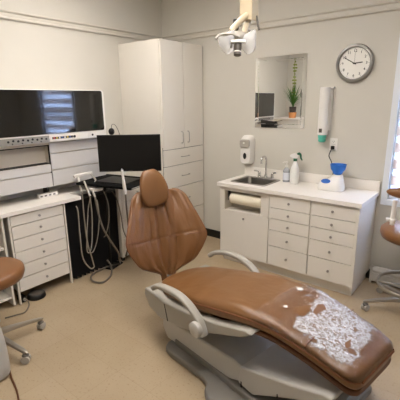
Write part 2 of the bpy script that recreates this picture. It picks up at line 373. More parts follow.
# countertop with sink cut-out and backsplash
SX0, SX1, SY0, SY1 = 1.37, 1.80, -.46, -.085
c = B(); zt, zb_ = .9, .862
def hole_slab(bm, x0, x1, y0, y1, hx0, hx1, hy0, hy1, z0, z1):
    box(bm, x0, hx0, y0, y1, z0, z1); box(bm, hx1, x1, y0, y1, z0, z1); box(bm, hx0, hx1, y0, hy0, z0, z1); box(bm, hx0, hx1, hy1, y1, z0, z1)
hole_slab(c, X1-.005, X2+.005, FY-.012, -.003, SX0+.02, SX1-.02, SY0+.02, SY1-.02, zb_, zt)
box(c, X1+.0, X2+.005, -.022, -.003, zt, zt+.098, .003)
ct = obj('countertop', c, M_ctr); tag(ct, 'white laminate countertop with low backsplash on the base cabinet', 'countertop')
# towel roll in the niche
t = thing('paper_towel_roll', 'cream paper towel roll lying in the open niche under the sink', 'paper towel', (1.615, -.485, .735))
obj('roll', lathe(B(), [(.02, -.185), (.058, -.185), (.06, -.18), (.06, .18), (.058, .185), (.02, .185)], (0, 0, 0), 32, (1, 0, 0)), M_paper, t)
ho = B(); tube(ho, [(-.225, 0, 0), (.225, 0, 0)], .011, 12); box(ho, -.232, -.222, -.02, .02, -.03, .075, .002); box(ho, .222, .232, -.02, .02, -.03, .075, .002); obj('holder', ho, M_dgrey, t)

# sink
t = thing('sink', 'small stainless steel drop-in sink basin in the white countertop', 'sink', ((SX0+SX1)/2, (SY0+SY1)/2, .9))
def rr(x, y, rad, z, n=6):
    o = []
    for cx, cy, a0 in ((x-rad, y-rad, 0), (-x+rad, y-rad, 90), (-x+rad, -y+rad, 180), (x-rad, -y+rad, 270)):
        for k in range(n+1): a = R(a0+90*k/n); o.append(Vector((cx+rad*math.cos(a), cy+rad*math.sin(a), z)))
    return o
hx, hy = (SX1-SX0)/2, (SY1-SY0)/2
rings = [rr(hx, hy, .03, .0), rr(hx-.003, hy-.003, .03, .006), rr(hx-.022, hy-.022, .04, .006), rr(hx-.03, hy-.03, .04, -.004), rr(hx-.036, hy-.036, .045, -.10), rr(hx-.06, hy-.06, .04, -.125), rr(.03, .03, .029, -.13)]
sb = B(); loft(sb, rings, cap0=False); obj('basin', sb, M_steel, t, smooth=50)
obj('drain', lathe(B(), [(.03, 0), (.03, .004), (.022, .004), (.018, .001)], (0, 0, -.13), 20), M_chrome, t)
# faucet
t = thing('faucet', 'chrome gooseneck faucet with two wing handles behind the sink', 'faucet', (1.60, -.075, .9))
f = B(); box(f, -.095, .095, -.026, .026, .006, .018, .006, 2); lathe(f, [(.02, .015), (.017, .03), (.012, .045)], (0, 0, 0), 16); obj('deck_plate', f, M_chrome, t)
f = B(); tube(f, [(0, 0, .03), (0, 0, .12), (0, 0, .20), (0, -.02, .238), (0, -.06, .25), (0, -.098, .232), (0, -.108, .195), (0, -.108, .18)], [.011, .010, .010, .010, .010, .010, .010, .012], 12, 5); obj('spout', f, M_chrome, t)
for sx in (-1, 1):
    f = B(); lathe(f, [(.018, .015), (.016, .05), (.013, .062), (.006, .068)], (sx*.08, 0, 0), 14); tube(f, [(sx*.08, 0, .058), (sx*.10, -.01, .07), (sx*.135, -.03, .078)], [.008, .007, .009], 8, 4); obj('handle', f, M_chrome, t)
# bottles
t = thing('pump_bottle', 'small clear pump bottle with pale label right of the faucet', 'bottle', (1.865, -.11, .9))
obj('bottle_body', lathe(B(), [(.034, 0), (.036, .005), (.036, .115), (.03, .135), (.014, .15), (.014, .16)], (0, 0, 0), 24), M_clear, t)
obj('paper_label', lathe(B(), [(.0365, .02), (.0368, .021), (.0368, .10), (.0365, .101)], (0, 0, 0), 24, cap=False), M_label, t)
f = B(); lathe(f, [(.016, .155), (.016, .178), (.006, .18), (.006, .20), (.014, .202), (.014, .215), (.004, .218)], (0, 0, 0), 16); tube(f, [(0, 0, .21), (-.02, -.02, .212), (-.03, -.03, .205)], .005, 8); obj('pump', f, M_wplas, t)
t = thing('spray_bottle', 'white translucent spray bottle with a green trigger on the counter', 'bottle', (1.965, -.125, .9))
obj('bottle_body', lathe(B(), [(.042, 0), (.046, .006), (.046, .13), (.040, .16), (.024, .205), (.016, .225), (.016, .235)], (0, 0, 0), 28), M_bottle, t)
obj('collar', lathe(B(), [(.02, .232), (.02, .258), (.012, .26)], (0, 0, 0), 18), M_green, t, label='dark green screw collar')
f = B(); prism(f, [(-.055, .292), (-.055, .278), (-.02, .262), (.012, .258), (.022, .27), (.03, .292), (.0, .312), (-.03, .306)], 1, -.014, .014, .003); M_ = f
obj('spray_head', f, M_wplas, t)
f = B(); tube(f, [(.018, 0, .30), (.035, 0, .31), (.05, 0, .295), (.055, 0, .265), (.07, 0, .24)], [.01, .013, .011, .009, .006], 8, 4); obj('trigger', f, M_green, t, label='dark green trigger lever')
for o in t.children: o.rotation_euler.z = R(25)
# alginate mixer with blue bowl
t = thing('mixing_machine', 'white rounded tabletop mixing machine with blue oval pad on the counter', 'appliance', (2.38, -.19, .9), R(0))
body = B()
def mring(z, sx, sy, cx, cy, e=.62, n=28): return [Vector((cx+sx*sgp(math.cos(2*PI*k/n), e), cy+sy*sgp(math.sin(2*PI*k/n), e), z)) for k in range(n)]
loft(body, [mring(0, .112, .085, 0, 0), mring(.012, .118, .09, 0, 0), mring(.045, .112, .085, 0, .0), mring(.075, .085, .065, .015, .01), mring(.098, .052, .045, .04, .018), mring(.115, .045, .04, .045, .02), mring(.122, .040, .035, .045, .02)])
bmesh.ops.scale(body, vec=(1.06, 1.0, 1.22), verts=body.verts)
obj('housing', body, M_wplas, t, smooth=60)
pad = B(); ell(pad, (-.037, -.057, .088), .046, .028, .006, Matrix.Rotation(R(42), 4, 'X')); obj('oval_pad', pad, M_bluel, t, label='blue oval control pad')
box_ = B(); 
t2 = thing('mixing_bowl', 'small bright blue rubber mixing bowl standing on the white mixing machine', 'bowl', (2.425, -.17, 1.05))
obj('bowl', lathe(B(), [(.03, 0), (.042, .01), (.05, .03), (.066, .05), (.074, .092), (.076, .098), (.070, .098), (.06, .06), (.04, .02), (.01, .012)], (0, 0, 0), 28), M_blue, t2)
# outlet, plug, cord
oc = hit(333.3, 144, 1, 0)
t = thing('wall_outlet', 'white duplex wall outlet beside the cup dispenser', 'outlet', (2.305, 0, 1.315))
obj('plate', bx(-.038, .038, -.007, 0, -.06, .06, .003), M_wplas, t)
sl = B(); 
for zz in (.028,): 
    for xx in (-.009, .007): box(sl, xx, xx+.003, -.0078, -.006, zz-.006, zz+.006)
lathe(sl, [(.003, 0), (.003, .001)], (0, -.0068, .015), 10, (0, -1, 0)); box(sl, -.02, .02, -.0074, -.0065, -.001, .001); obj('slots', sl, M_ink, t)
cb = B(); box(cb, 2.288, 2.322, -.034, -.0075, 1.265, 1.30, .006); tube(cb, [(2.305, -.034, 1.28), (2.30, -.06, 1.25), (2.285, -.05, 1.20), (2.31, -.035, 1.14), (2.335, -.04, 1.05), (2.34, -.06, .96), (2.36, -.095, .93)], .0045, 8, 5)
MX = bpy.data.objects['mixing_machine']; o = obj('power_cord', cb, M_black, MX, label='black power cord with a plug in the wall outlet'); o.location = -MX.location
# cup dispenser
t = thing('cup_dispenser', 'tall white tubular cup dispenser mounted on the back wall above the outlet', 'dispenser', (2.205, -.06, 1.42))
obj('tube_body', lathe(B(), [(.044, 0), (.049, .004), (.049, .42), (.047, .438), (.02, .44)], (0, 0, 0), 28), M_wplas, t)
br = B(); box(br, -.055, .055, .03, .0599, .03, .42, .004); box(br, -.052, .075, .015, .06, .425, .442, .003); obj('bracket', br, M_wplas, t)
lb = B(); box(lb, -.018, .012, -.0512, -.047, .012, .05, .001); obj('warning_sticker', lb, M_dgrey, t, label='small grey printed sticker near the mouth')
obj('collar', lathe(B(), [(.046, -.012), (.051, -.01), (.051, .004), (.046, .006)], (0, 0, 0), 28), M_wplas, t)
t = thing('plastic_cup', 'pale teal plastic cups poking out of the dispenser mouth', 'cup', (2.205, -.06, 1.335))
obj('cup', lathe(B(), [(.026, 0), (.036, .01), (.038, .03), (.034, .032), (.040, .05), (.041, .07), (.036, .072), (.042, .09)], (0, 0, 0), 24), M_teal, t)
# soap dispenser
t = thing('soap_dispenser', 'off-white push soap dispenser with dark oval window left of the mirror', 'dispenser', (1.335, 0, 1.03))
so_ = B(); t_ = B()
def srect(y, cz, w0, hgt, e=.45, n=28): return [Vector((w0*sgp(math.cos(2*PI*k/n), e), y, cz+hgt*sgp(math.sin(2*PI*k/n), e))) for k in range(n)]
loft(so_, [srect(-.003, .165, .075, .165), srect(-.05, .165, .075, .165), srect(-.09, .16, .066, .15), srect(-.10, .155, .055, .14)])
obj('housing', so_, M_wplas, t, smooth=50)
pl_ = B(); loft(pl_, [srect(-.095, .245, .062, .045), srect(-.118, .242, .060, .043), srect(-.125, .24, .05, .034)]); obj('push_cover', pl_, M_gplas, t, smooth=50, label='light grey push cover')
ov = B(); ell(ov, (0, -.102, .10), .022, .006, .036); obj('level_window', ov, M_ink, t, label='dark oval level window')
lo = B(); ell(lo, (0, -.127, .25), .012, .003, .01); obj('emblem', lo, M_wplas, t)
# mirror with bevelled border
t = thing('wall_mirror', 'rectangular wall mirror with a thin faceted border above the sink', 'mirror', (1.693, -.004, 1.82))
W2, H2 = .292, .366
t.rotation_euler = (0, R(-.7), 0)
mb = B(); 
def mr(x, z, y): return [Vector((x, y, z)), Vector((-x, y, z)), Vector((-x, y, -z)), Vector((x, y, -z))]
loft(mb, [mr(W2, H2, 0), mr(W2, H2, -.006), mr(W2-.006, H2-.006, -.0063), mr(W2-.036, H2-.036, -.0068), mr(W2-.040, H2-.040, -.0064), mr(W2-.044, H2-.044, -.0068)])
obj('glass', mb, M_mirror, t, smooth=1)
# wall clock 2:50
cc = Vector((2.442, 0, 2.063))
t = thing('wall_clock', 'round wall clock with silver rim and black numerals reading ten to three', 'clock', cc)
obj('rim', lathe(B(), [(.150, 0), (.168, .0), (.170, .02), (.160, .042), (.146, .045), (.138, .032), (.137, .018)], (0, 0, 0), 56, (0, -1, 0), cap=False), M_silver, t)
obj('face', lathe(B(), [(.14, .006), (.14, .018)], (0, 0, 0), 48, (0, -1, 0)), M_clockf, t)
def text(s, size, c, m, parent, name, rotx=PI/2, rz=0):
    cu = bpy.data.curves.new('txt', 'FONT'); cu.body = s; cu.size = size; cu.align_x = 'CENTER'; cu.align_y = 'CENTER'; cu.extrude = .0006; cu.offset = size*.01
    o = bpy.data.objects.new('txt', cu); COL.objects.link(o); bpy.context.view_layer.update()
    me = bpy.data.meshes.new_from_object(o.evaluated_get(bpy.context.evaluated_depsgraph_get())); bpy.data.objects.remove(o)
    me.materials.clear(); me.materials.append(m); me.transform(Matrix.Translation(Vector(c)) @ Matrix.Rotation(rz, 4, 'Z') @ Matrix.Rotation(rotx, 4, 'X'))
    q = bpy.data.objects.new(name, me); COL.objects.link(q); q.parent = parent; return q
for h in range(1, 13):
    a = R(90-30*h); text(str(h), .032, (.107*math.cos(a), -.0188, .107*math.sin(a)), M_ink, t, 'numeral')
tk = B()
for i in range(60):
    a = R(6*i); L = .008 if i % 5 == 0 else .004; w_ = .0016 if i % 5 == 0 else .0007
    box(tk, .131-L, .131, -.0188, -.018, -w_, w_, mtx=Matrix.Rotation(a, 4, 'Y'))
obj('minute_marks', tk, M_ink, t)
def hand(ang, L, w_, y, nm):
    h = B(); box(h, -L*.18, L, y-.001, y, -w_, w_, mtx=Matrix.Rotation(-R(90-ang), 4, 'Y')); obj(nm, h, M_ink, t)
hand(85, .072, .0045, -.021, 'hour_hand'); hand(300, .108, .0035, -.023, 'minute_hand'); hand(2, .1, .0008, -.025, 'second_hand')
obj('hub', lathe(B(), [(.007, 0), (.007, .01)], (0, -.017, 0), 14, (0, -1, 0)), M_ink, t)

# ------------------------------------------------------------------ left side: counter, drawers, wall unit
LX = .488; LZ = .864
o = obj('countertop', box(bx(.004, LX, -3.35, -1.72, LZ-.035, LZ, .003), .004, .30, -1.722, -1.275, LZ-.035, LZ-.0002, .003), M_ctr); tag(o, 'long white laminate worktop along the left wall above the drawers', 'countertop')
t = thing('drawer_cabinet', 'white six-drawer cabinet on thin legs under the left worktop', 'cabinet', (0, 0, 0))
c = B(); box(c, .03, LX-.04, -2.408, -1.91, .113, LZ-.037); obj('carcass', c, M_lam, t)
zs = [.822, .739, .613, .492, .370, .245, .115]
zs = [.822, .728, .608, .489, .368, .243, .115]
for i in range(6):
    d = obj('drawer', bx(LX-.04, LX-.02, -2.404, -1.914, zs[i+1]+.003, zs[i]-.003, .0015), M_lam, t)
    obj('knob', knob(B(), (LX-.02, -2.155+.0, (zs[i]+zs[i+1])/2+.0), (1, 0, 0), .011), M_steel, d)
for yy in (-1.905, -2.425):
    lg = B(); box(lg, LX-.045, LX-.018, yy-.0, yy+.014, 0.0, LZ-.037, .001); obj('side_post', lg, M_lam, t)
for yy in (-1.905, -2.425):
    lg = B(); box(lg, .03, .05, yy, yy+.014, 0.0, LZ-.037, .001); obj('side_post', lg, M_lam, t)
t = thing('shelf_cabinet', 'open white shelf cabinet left of the six-drawer cabinet', 'cabinet', (0, 0, 0))
c = B(); box(c, .03, LX-.02, -2.482, -2.464, 0.02, LZ-.037); box(c, .03, LX-.02, -3.2, -3.182, .02, LZ-.037); box(c, .02, .032, -3.2, -2.464, .02, LZ-.037); obj('carcass', c, M_lam, t)
for z in (.10, .29, .44, .56):
    obj('shelf', bx(.032, LX-.04, -3.182, -2.482, z-.018, z), M_lam, t)
bxs = B(); box(bxs, .2, .42, -2.75, -2.52, .441, .49, .004); o = obj('supply_box', bxs, M_dgrey); tag(o, 'dark grey box lying on a shelf of the open white cabinet', 'box')
# wall unit with control strips and wide glass front
t = thing('wall_cabinet', 'white wall cabinet with drop panels and an open slot under the wide black screen', 'cabinet', (0, 0, 0))
UF = .30; yR = -1.262; yM = -1.885; yL = -2.9
c = B(); box(c, .004, UF-.02, yM+.0, yR, .965, 1.385); box(c, .004, .21, yL, yM, .965, 1.385); box(c, .004, UF-.02, yL, yM, .965, 1.185); box(c, .004, UF-.002, yL, yM, 1.365, 1.385)
box(c, .01, UF-.03, yR, yR+.015, LZ+.0, 1.385)
obj('carcass', c, M_lamin, t)
for z0, z1 in ((1.286, 1.383), (1.128, 1.279), (.968, 1.121)):
    obj('panel', bx(UF-.019, UF, yM+.006, yR-.002, z0+.001, z1-.001, .002), M_panel, t)
for z0, z1 in ((1.108, 1.182), (.968, 1.101)):
    obj('panel', bx(UF-.019, UF, yL, yM-.004, z0+.001, z1-.001, .002), M_panel, t)
obj('shadow_gap', box(box(bx(UF-.022, UF-.012, yM-.004, yM+.006, .97, 1.383), .02, UF-.018, yL, yM-.004, 1.184, 1.192), .02, UF-.01, yL, yM-.004, 1.355, 1.366), M_dark, t, label='dark joint lines between the panels')
# plinth gap below: dark back board and feet
obj('plinth', bx(.004, .03, yL, yR, LZ, .964), M_lam, t)
for yy in (-1.30, -1.9, -2.5): obj('foot', bx(.12, .2, yy, yy+.02, LZ+.0, .966), M_dgrey, t)
# the wide screen housing
t = thing('wide_screen', 'wide black glossy screen in a rounded white housing with control strip on the left wall', 'screen', (0, 0, 0))
def rrx(x, y0, y1, z0, z1, rad, n=5):
    o = []
    for cy, cz, a0 in ((y1-rad, z1-rad, 0), (y0+rad, z1-rad, 90), (y0+rad, z0+rad, 180), (y1-rad, z0+rad, 270)):
        for k in range(n+1): a = R(a0+90*k/n); o.append(Vector((x, cy+rad*math.cos(a), cz+rad*math.sin(a))))
    return o
YA, YB, ZA, ZB = -2.47, -1.25, 1.39, 1.862
hb = B(); loft(hb, [rrx(.004, YA+.02, YB-.02, ZA, ZB-.01, .03), rrx(.2, YA+.005, YB-.005, ZA, ZB-.004, .03), rrx(.335, YA, YB, ZA, ZB, .03), rrx(.347, YA+.004, YB-.004, ZA+.004, ZB-.004, .028)])
obj('housing', hb, M_wplas, t)
gb = B(); loft(gb, [rrx(.346, YA+.03, YB-.028, 1.468, ZB-.006, .02), rrx(.352, YA+.03, YB-.028, 1.468, ZB-.006, .02), rrx(.353, YA+.033, YB-.031, 1.471, ZB-.009, .018)]); obj('screen_panel', gb, M_scr, t)
def strip(y0, y1, z0, z1, m, nm, lab=None): return obj(nm, bx(.345, .352, y0, y1, z0, z1, .002), m, t, label=lab)
cs = strip(-2.44, -1.90, 1.398, 1.455, M_strip, 'control_strip')
kb = B()
for i in range(9):
    y = -2.28+i*.043; knob(kb, (.352, y, 1.428+.006*(i % 2)), (1, 0, 0), .010, .008)
    if i % 2: knob(kb, (.352, y-.01, 1.408), (1, 0, 0), .006, .008)
obj('button_row', kb, M_ink, cs)
cs = strip(-1.89, -1.49, 1.398, 1.452, M_wplas, 'control_strip')
kb = B(); box(kb, .352, .3535, -1.875, -1.655, 1.418, 1.438, .001); lathe(kb, [(.013, 0), (.013, .006)], (.352, -1.64, 1.428), 12, (1, 0, 0)); obj('button_strip', kb, M_ink, cs)
for i, mm in enumerate((M_red, M_yel, M_wplas, M_blb, M_wplas, M_yel, M_blb)):
    obj('button', bx(.3535, .3555, -1.862+i*.028, -1.848+i*.028, 1.421, 1.435, .0005), mm, cs)
cs = strip(-1.48, -1.37, 1.398, 1.452, M_wplas, 'control_strip')
obj('knob', knob(B(), (.352, -1.435, 1.428), (1, 0, 0), .011, .01), M_ink, cs)
# power strip
t = thing('power_strip', 'white four-socket power strip lying at the back of the left worktop', 'power strip', (.23, -1.98, LZ), R(2))
t.location = (.24, -1.925, LZ)
obj('body', bx(-.02, .025, -.10, .10, 0, .04, .004), M_wplas, t)
ps = B()
for i in range(4): box(ps, .0252, .027, -.078+i*.045-.012, -.078+i*.045+.012, .012, .026)
obj('socket_slots', ps, M_dgrey, t)

# black pleated drape in the bay between the two cabinets
M_drape.node_tree.nodes['Principled BSDF'].inputs['Specular IOR Level'].default_value = .8
t = thing('pleated_drape', 'black pleated vinyl drape hanging in the bay beside the white drawers', 'curtain', (0, 0, 0))
P = []; n = 12; ya, yb = -1.885, -1.285
for i in range(n*4+1):
    y = ya+(yb-ya)*i/(n*4); a = 2*PI*i/4; P.append((LX-.055+.032*math.cos(a)*(1 if i % 4 else 1.1), y))
d = B(); loft(d, [[Vector((x, y, z)) for x, y in P]+[Vector((x-.006, y, z)) for x, y in P[::-1]] for z in (.02, .3, .6, .826)]); obj('drape', d, M_drape, t, smooth=60)
obj('rail', bx(LX-.09, LX-.02, -1.715, yb, .826, .85, .003), M_black, t)
# white drawer cart right of the drape
t = thing('drawer_cart', 'white drawer cart on black casters behind the dental chair backrest', 'cart', (0, 0, 0))
CX = .50; ca, cb_ = -1.272, -.76
obj('carcass', bx(.03, CX-.02, ca, cb_, .06, .85, .002), M_lam, t)
obj('side_stile', bx(CX-.02, CX, ca, ca+.035, .06, .85, .001), M_lam, t)
for z0, z1 in ((.70, .845), (.50, .695), (.28, .495), (.065, .275)):
    d = obj('drawer', bx(CX-.02, CX, ca+.04, cb_, z0, z1, .002), M_lam, t); obj('knob', knob(B(), (CX, (ca+cb_)/2, (z0+z1)/2), (1, 0, 0), .011), M_steel, d)
for x in (.08, CX-.05):
    for y in (ca+.04, cb_-.04):
        w_ = B(); lathe(w_, [(.008, -.012), (.027, -.012), (.028, -.008), (.028, .008), (.027, .012), (.008, .012)], (x, y, .028), 18, (.3, 1, 0)); box(w_, x-.012, x+.012, y-.012, y+.012, .03, .06); obj('caster', w_, M_black, t)
# delivery unit: black tray on arm, holder with handpieces
t = thing('instrument_tray', 'flat black instrument tray carried on a post beside the monitor', 'tray', (.64, -1.40, 0), R(14))
obj('tray', bx(-.33, .33, -.22, .27, .955, .98, .01), M_blackm, t)
tp = B(); box(tp, -.16, .20, -.13, .15, .98, .99, .004); obj('keyboard', tp, M_black, t)
pp = B(); tube(pp, [(-.2, .05, .01), (-.2, .05, .955)], .022, 14); box(pp, -.3, -.1, -.05, .15, .0, .02, .006); obj('post', pp, M_black, t)
rim = B(); tube(rim, [(.33, -.21, .968), (.33, .26, .968)], .005, 8); obj('edge_trim', rim, M_gplas, t)
t = thing('handpiece_holder', 'light grey handpiece holder bracket at the front edge of the black tray', 'holder', (.50, -1.60, .0))
hb = B(); lathe(hb, [(.075, .0), (.08, .01), (.08, .03), (.06, .04), (.02, .042)], (.03, .02, .905), 20); obj('hub', hb, M_wplas, t)
HO = Vector((.50, -1.60, 0)); hb = B(); band(hb, [hit(74, 177, 0, .42)-HO, hit(82, 174.5, 0, .42)-HO, hit(92, 173, 0, .42)-HO], .03, .022, (0, 0, 1)); obj('arm', hb, M_wplas, t)
hb = B(); tube(hb, [hit(91, 174, 0, .44)-HO, hit(96, 180, 0, .50)-HO, Vector((.02, .02, .95))], .010, 10); obj('bracket', hb, M_gplas, t)
def handpiece(p0, p1, lab, r0=.008, r1=.012, m=M_gplas):
    p0, p1 = Vector(p0), Vector(p1); t = thing('handpiece', lab, 'handpiece', p1, 0, 'dental handpieces around the black tray')
    h = B(); d = p0-p1; tube(h, [(0, 0, 0), d*.3, d*.7, d], [r1, r1, r0*1.1, r0], 12, 3); obj('grip', h, m, t)
    h = B(); tube(h, [d*.98, d*1.06], [r0*.8, r0*.5], 10); obj('tip', h, M_chrome, t); return t
def hose(pts, lab, r=.006, m=M_hose):
    h = B(); tube(h, pts, r, 8, 7); o = obj('hose', h, m); tag(o, lab, 'hose', 'hoses and cables of the dental equipment'); return o
handpiece(hit(78, 176, 1, -1.62), hit(82, 192, 1, -1.66), 'light grey handpiece leaning leftmost in the holder', .010, .011, M_wplas)
handpiece(hit(84, 181, 1, -1.66), hit(90, 196, 1, -1.68), 'light grey handpiece standing second from the left in the holder', .009, .011, M_gplas)
handpiece(hit(90, 184, 1, -1.62), hit(95, 197, 1, -1.66), 'thin grey handpiece standing rightmost in the holder', .007, .010)
H = lambda L, y: [tuple(hit(u, v, 1, yy)) for (u, v), yy in zip(L, y)]
def HX(L, x=.62): return [tuple(hit(u, v, 0, x if not isinstance(x, (list, tuple)) else x[i])) for i, (u, v) in enumerate(L)]
hose(HX([(82, 193), (84, 215), (87, 240), (93, 262), (94, 267), (90, 268), (83, 258), (80, 235), (78, 212), (76, 206)], [.66, .64, .62, .60, .60, .59, .57, .56, .55, .53]), 'light grey thin hose in a deep loop hanging before the black drape', .0065)
hose(HX([(90, 197), (92, 215), (92, 240), (90, 252), (87, 250), (87, 230), (88, 215)], [.66, .65, .64, .63, .60, .58, .54]), 'grey thin hose in a short loop between the longer ones', .0055)
hose(HX([(97, 200), (99, 215), (98, 235), (94, 250), (90, 252), (87, 240), (88, 212), (90, 198)], [.60, .60, .58, .56, .55, .54, .54, .56]), 'pale hose hanging in a narrow loop nearest the tray', .005)
hose(HX([(95, 197), (98, 212), (103, 228), (110, 240), (118, 252), (119, 258)], [.68, .68, .67, .66, .63, .58])+[tuple(hit(119, 264, 2, .02)), tuple(hit(104, 268, 2, .02)), tuple(hit(92, 275, 2, .015)), tuple(hit(93, 281, 2, .015)), tuple(hit(103, 282, 2, .015)), tuple(hit(111, 275, 2, .015)), tuple(hit(111, 266, 2, .06)), tuple(hit(107, 260, 0, .52))], 'thick grey suction hose running down and coiling on the floor', .0095, M_hosed)
hose(HX([(103, 190), (108, 203), (109, 220), (106, 234), (104, 237)], [.62, .64, .62, .58, .54]), 'thin pale hose curving down below the tray corner', .0045)
hose(HX([(112, 191), (117, 200), (121, 215), (124, 232), (131, 245)], [.66, .7, .70, .68, .62]), 'dark grey hose curving down toward the chair back', .006, M_hosed)
# suction handle on a post at right of tray
p0 = hit(122, 170, 0, .99); p1 = hit(125.5, 194, 0, .99)
tt = handpiece(p0, p1, 'long grey suction handle standing upright right of the tray', .011, .016, M_wplas)
hose([tuple(p1), tuple(hit(126.5, 207, 0, .97)), tuple(hit(128, 222, 0, .88)), tuple(hit(129, 240, 0, .72)), tuple(hit(126, 256, 0, .58))], 'grey hose under the upright suction handle', .008, M_hosed)
# monitor facing the chair
yawm = YAW
mc = hit(129.6, 153.2, 0, .84)
t = thing('monitor', 'black flat computer monitor on an arm in front of the tall cabinet', 'monitor', (mc.x, mc.y, 0), R(38.9+2))
mz = mc.z; W2, H2 = .298, .175
obj('bezel', bx(-W2, W2, -.012, .022, mz-H2, mz+H2, .004), M_black, t)
obj('screen', bx(-W2+.008, W2-.008, -.0135, -.0115, mz-H2+.014, mz+H2-.008), M_mon, t)
e_ = B(); box(e_, -.02, .02, -.0145, -.012, mz-H2+.003, mz-H2+.010); obj('brand_mark', e_, M_dgrey, t, label='tiny grey mark under the screen')
rotm = Matrix.Rotation(-R(40.9), 3, 'Z')
def ml(x, y, z): return rotm @ (Vector((x, y, z))-Vector((mc.x, mc.y, 0)))
st = B(); box(st, -.05, .05, .02, .035, mz-.05, mz+.05, .004); tube(st, [Vector((0, .03, mz)), Vector((0, .10, mz)), ml(.30, -.80, mz), ml(.30, -.7365, mz)], .016, 12); obj('support_arm', st, M_black, t)
# small round webcam behind the monitor with cable
wc = hit(111.5, 131.5, 0, .42)
t = thing('webcam', 'small round black camera peeking above the monitor left edge', 'camera', wc)
ell_ = B(); ell(ell_, (0, 0, 0), .032, .032, .036); obj('ball', ell_, M_black, t)
cl = B(); tube(cl, [(-.0, 0, -.03), (-.02, .02, -.08), (-.1, .05, -.12)], .008, 8, 3); box(cl, -.41, -.09, .03, .07, -.15, -.12); obj('mount', cl, M_black, t)
hose([tuple(wc+Vector((0, 0, .03))), tuple(hit(112, 124.5, 0, .36)), tuple(hit(115, 125, 0, .3)), tuple(hit(118, 130, 0, .22)), tuple(hit(120.5, 137, 0, .12))], 'thin black cable arching over the small camera', .003, M_black)

# foot pedal
t = thing('foot_pedal', 'round black foot control on the floor under the six-drawer cabinet', 'pedal', (.44, -2.26, 0))
obj('body', lathe(B(), [(.08, 0), (.085, .006), (.08, .03), (.07, .04), (.02, .042)], (0, 0, 0), 28), M_black, t)
obj('cover_disc', lathe(B(), [(.065, .0405), (.063, .046), (.02, .05)], (0, 0, 0), 28), M_dgrey, t)
hose([tuple(hit(28, 301, 2, .02)), tuple(hit(29, 305, 2, .01)), tuple(hit(25, 312, 2, .008)), tuple(hit(16, 315, 2, .008)), tuple(hit(5, 318, 2, .008))], 'grey foot control cord on the floor beside the left stool', .006, M_hosed)
t = thing('pedal_connector', 'small black connector block on the floor beside the foot control', 'connector', (.40, -2.377, 0))
obj('block', bx(-.05, .05, -.024, .024, 0, .05, .006), M_black, t); obj('socket', lathe(B(), [(.012, 0), (.012, .02)], (.05, 0, .03), 12, (1, 0, 0)), M_gplas, t)

# ------------------------------------------------------------------ dental chair
O = Vector((2.14, -1.80, 0)); TH_ = R(-10)
t = thing('dental_chair', 'tan leather dental patient chair with white enamel body in the room centre', 'dental chair', O, TH_)
ch = t
# local x = along the chair towards the foot, local y = across (towards the sink)
def cushion(stations, n=28, ee=.42):
    """stations: (x, z_top, y_center, half_width, thickness)"""
    rings = []
    for x, zt, yc, hw_, th in stations:
        rg = []
        for k in range(n):
            a = 2*PI*(k+.5)/n; cy, sy_ = sgp(math.cos(a), ee), sgp(math.sin(a), .6)
            crown = .010*(1-(cy)**2) if sy_ > 0 else 0
            rg.append(Vector((x, yc+hw_*cy, zt-th/2+th/2*sy_+crown)))
        rings.append(rg)
    return rings
def interp(keys, x):
    for a, b in zip(keys, keys[1:]):
        if a[0] <= x <= b[0]:
            f = (x-a[0])/(b[0]-a[0]); return [p+(q-p)*f for p, q in zip(a, b)]
    return list(keys[-1] if x > keys[-1][0] else keys[0])
K = [(-.42, .40, .03, .20, .07), (-.30, .435, .03, .255, .085), (-.1, .49, .02, .28, .11), (.15, .55, .02, .295, .135), (.35, .592, .02, .292, .13), (.55, .622, .015, .278, .115), (.72, .628, .01, .257, .105), (.9, .605, .0, .24, .10), (1.05, .575, -.005, .228, .10), (1.19, .54, -.01, .215, .10)]
Ks = [tuple(p) for p in cr([Vector((k[0], k[1], k[2])) for k in K], 4)]
st_ = []; N = 60; xa, xb = -.43, 1.19
for i in range(N+1):
    x = xa+(xb-xa)*(1-math.cos(PI*i/N))/2; k = interp(K, x)
    # smooth z with neighbouring samples
    zz = sum(interp(K, min(max(x+d, xa), xb))[1] for d in (-.06, -.03, 0, .03, .06))/5
    d0 = (x-xa); d1 = (xb-x); ef = 1
    if d1 < .07: ef = 1-.28*(1-(math.sqrt(max(0, 1-((.07-d1)/.07)**2))))
    if d0 < .08: ef = 1-.35*(1-(math.sqrt(max(0, 1-((.08-d0)/.08)**2))))
    tf = 1
    if d1 < .025: tf = .55+.45*math.sqrt(max(0, 1-((.025-d1)/.025)**2))
    if d0 < .025: tf = .55+.45*math.sqrt(max(0, 1-((.025-d0)/.025)**2))
    wr = 0
    st_.append((x, zz-k[4]*(1-tf)*.35, k[2], k[3]*ef, k[4]*tf))
cb = B(); rg_ = cushion(st_, 56)
for r_ in rg_:
    for k, p in enumerate(r_):
        if 2 <= k <= 25:
            e_ = min(1, (k-1)/4, (26-k)/4)*min(1, (p.x+.43)/.08, (1.19-p.x)/.1)
            p.z += e_*(.009*noise.noise(Vector((p.x*3.2-p.y*3, p.y*11, 0)))+.006*noise.noise(Vector((p.x*12+p.y*5, p.y*6, 4))))
loft(cb, rg_)
cu = obj('seat_cushion', cb, M_leath, t, smooth=70)
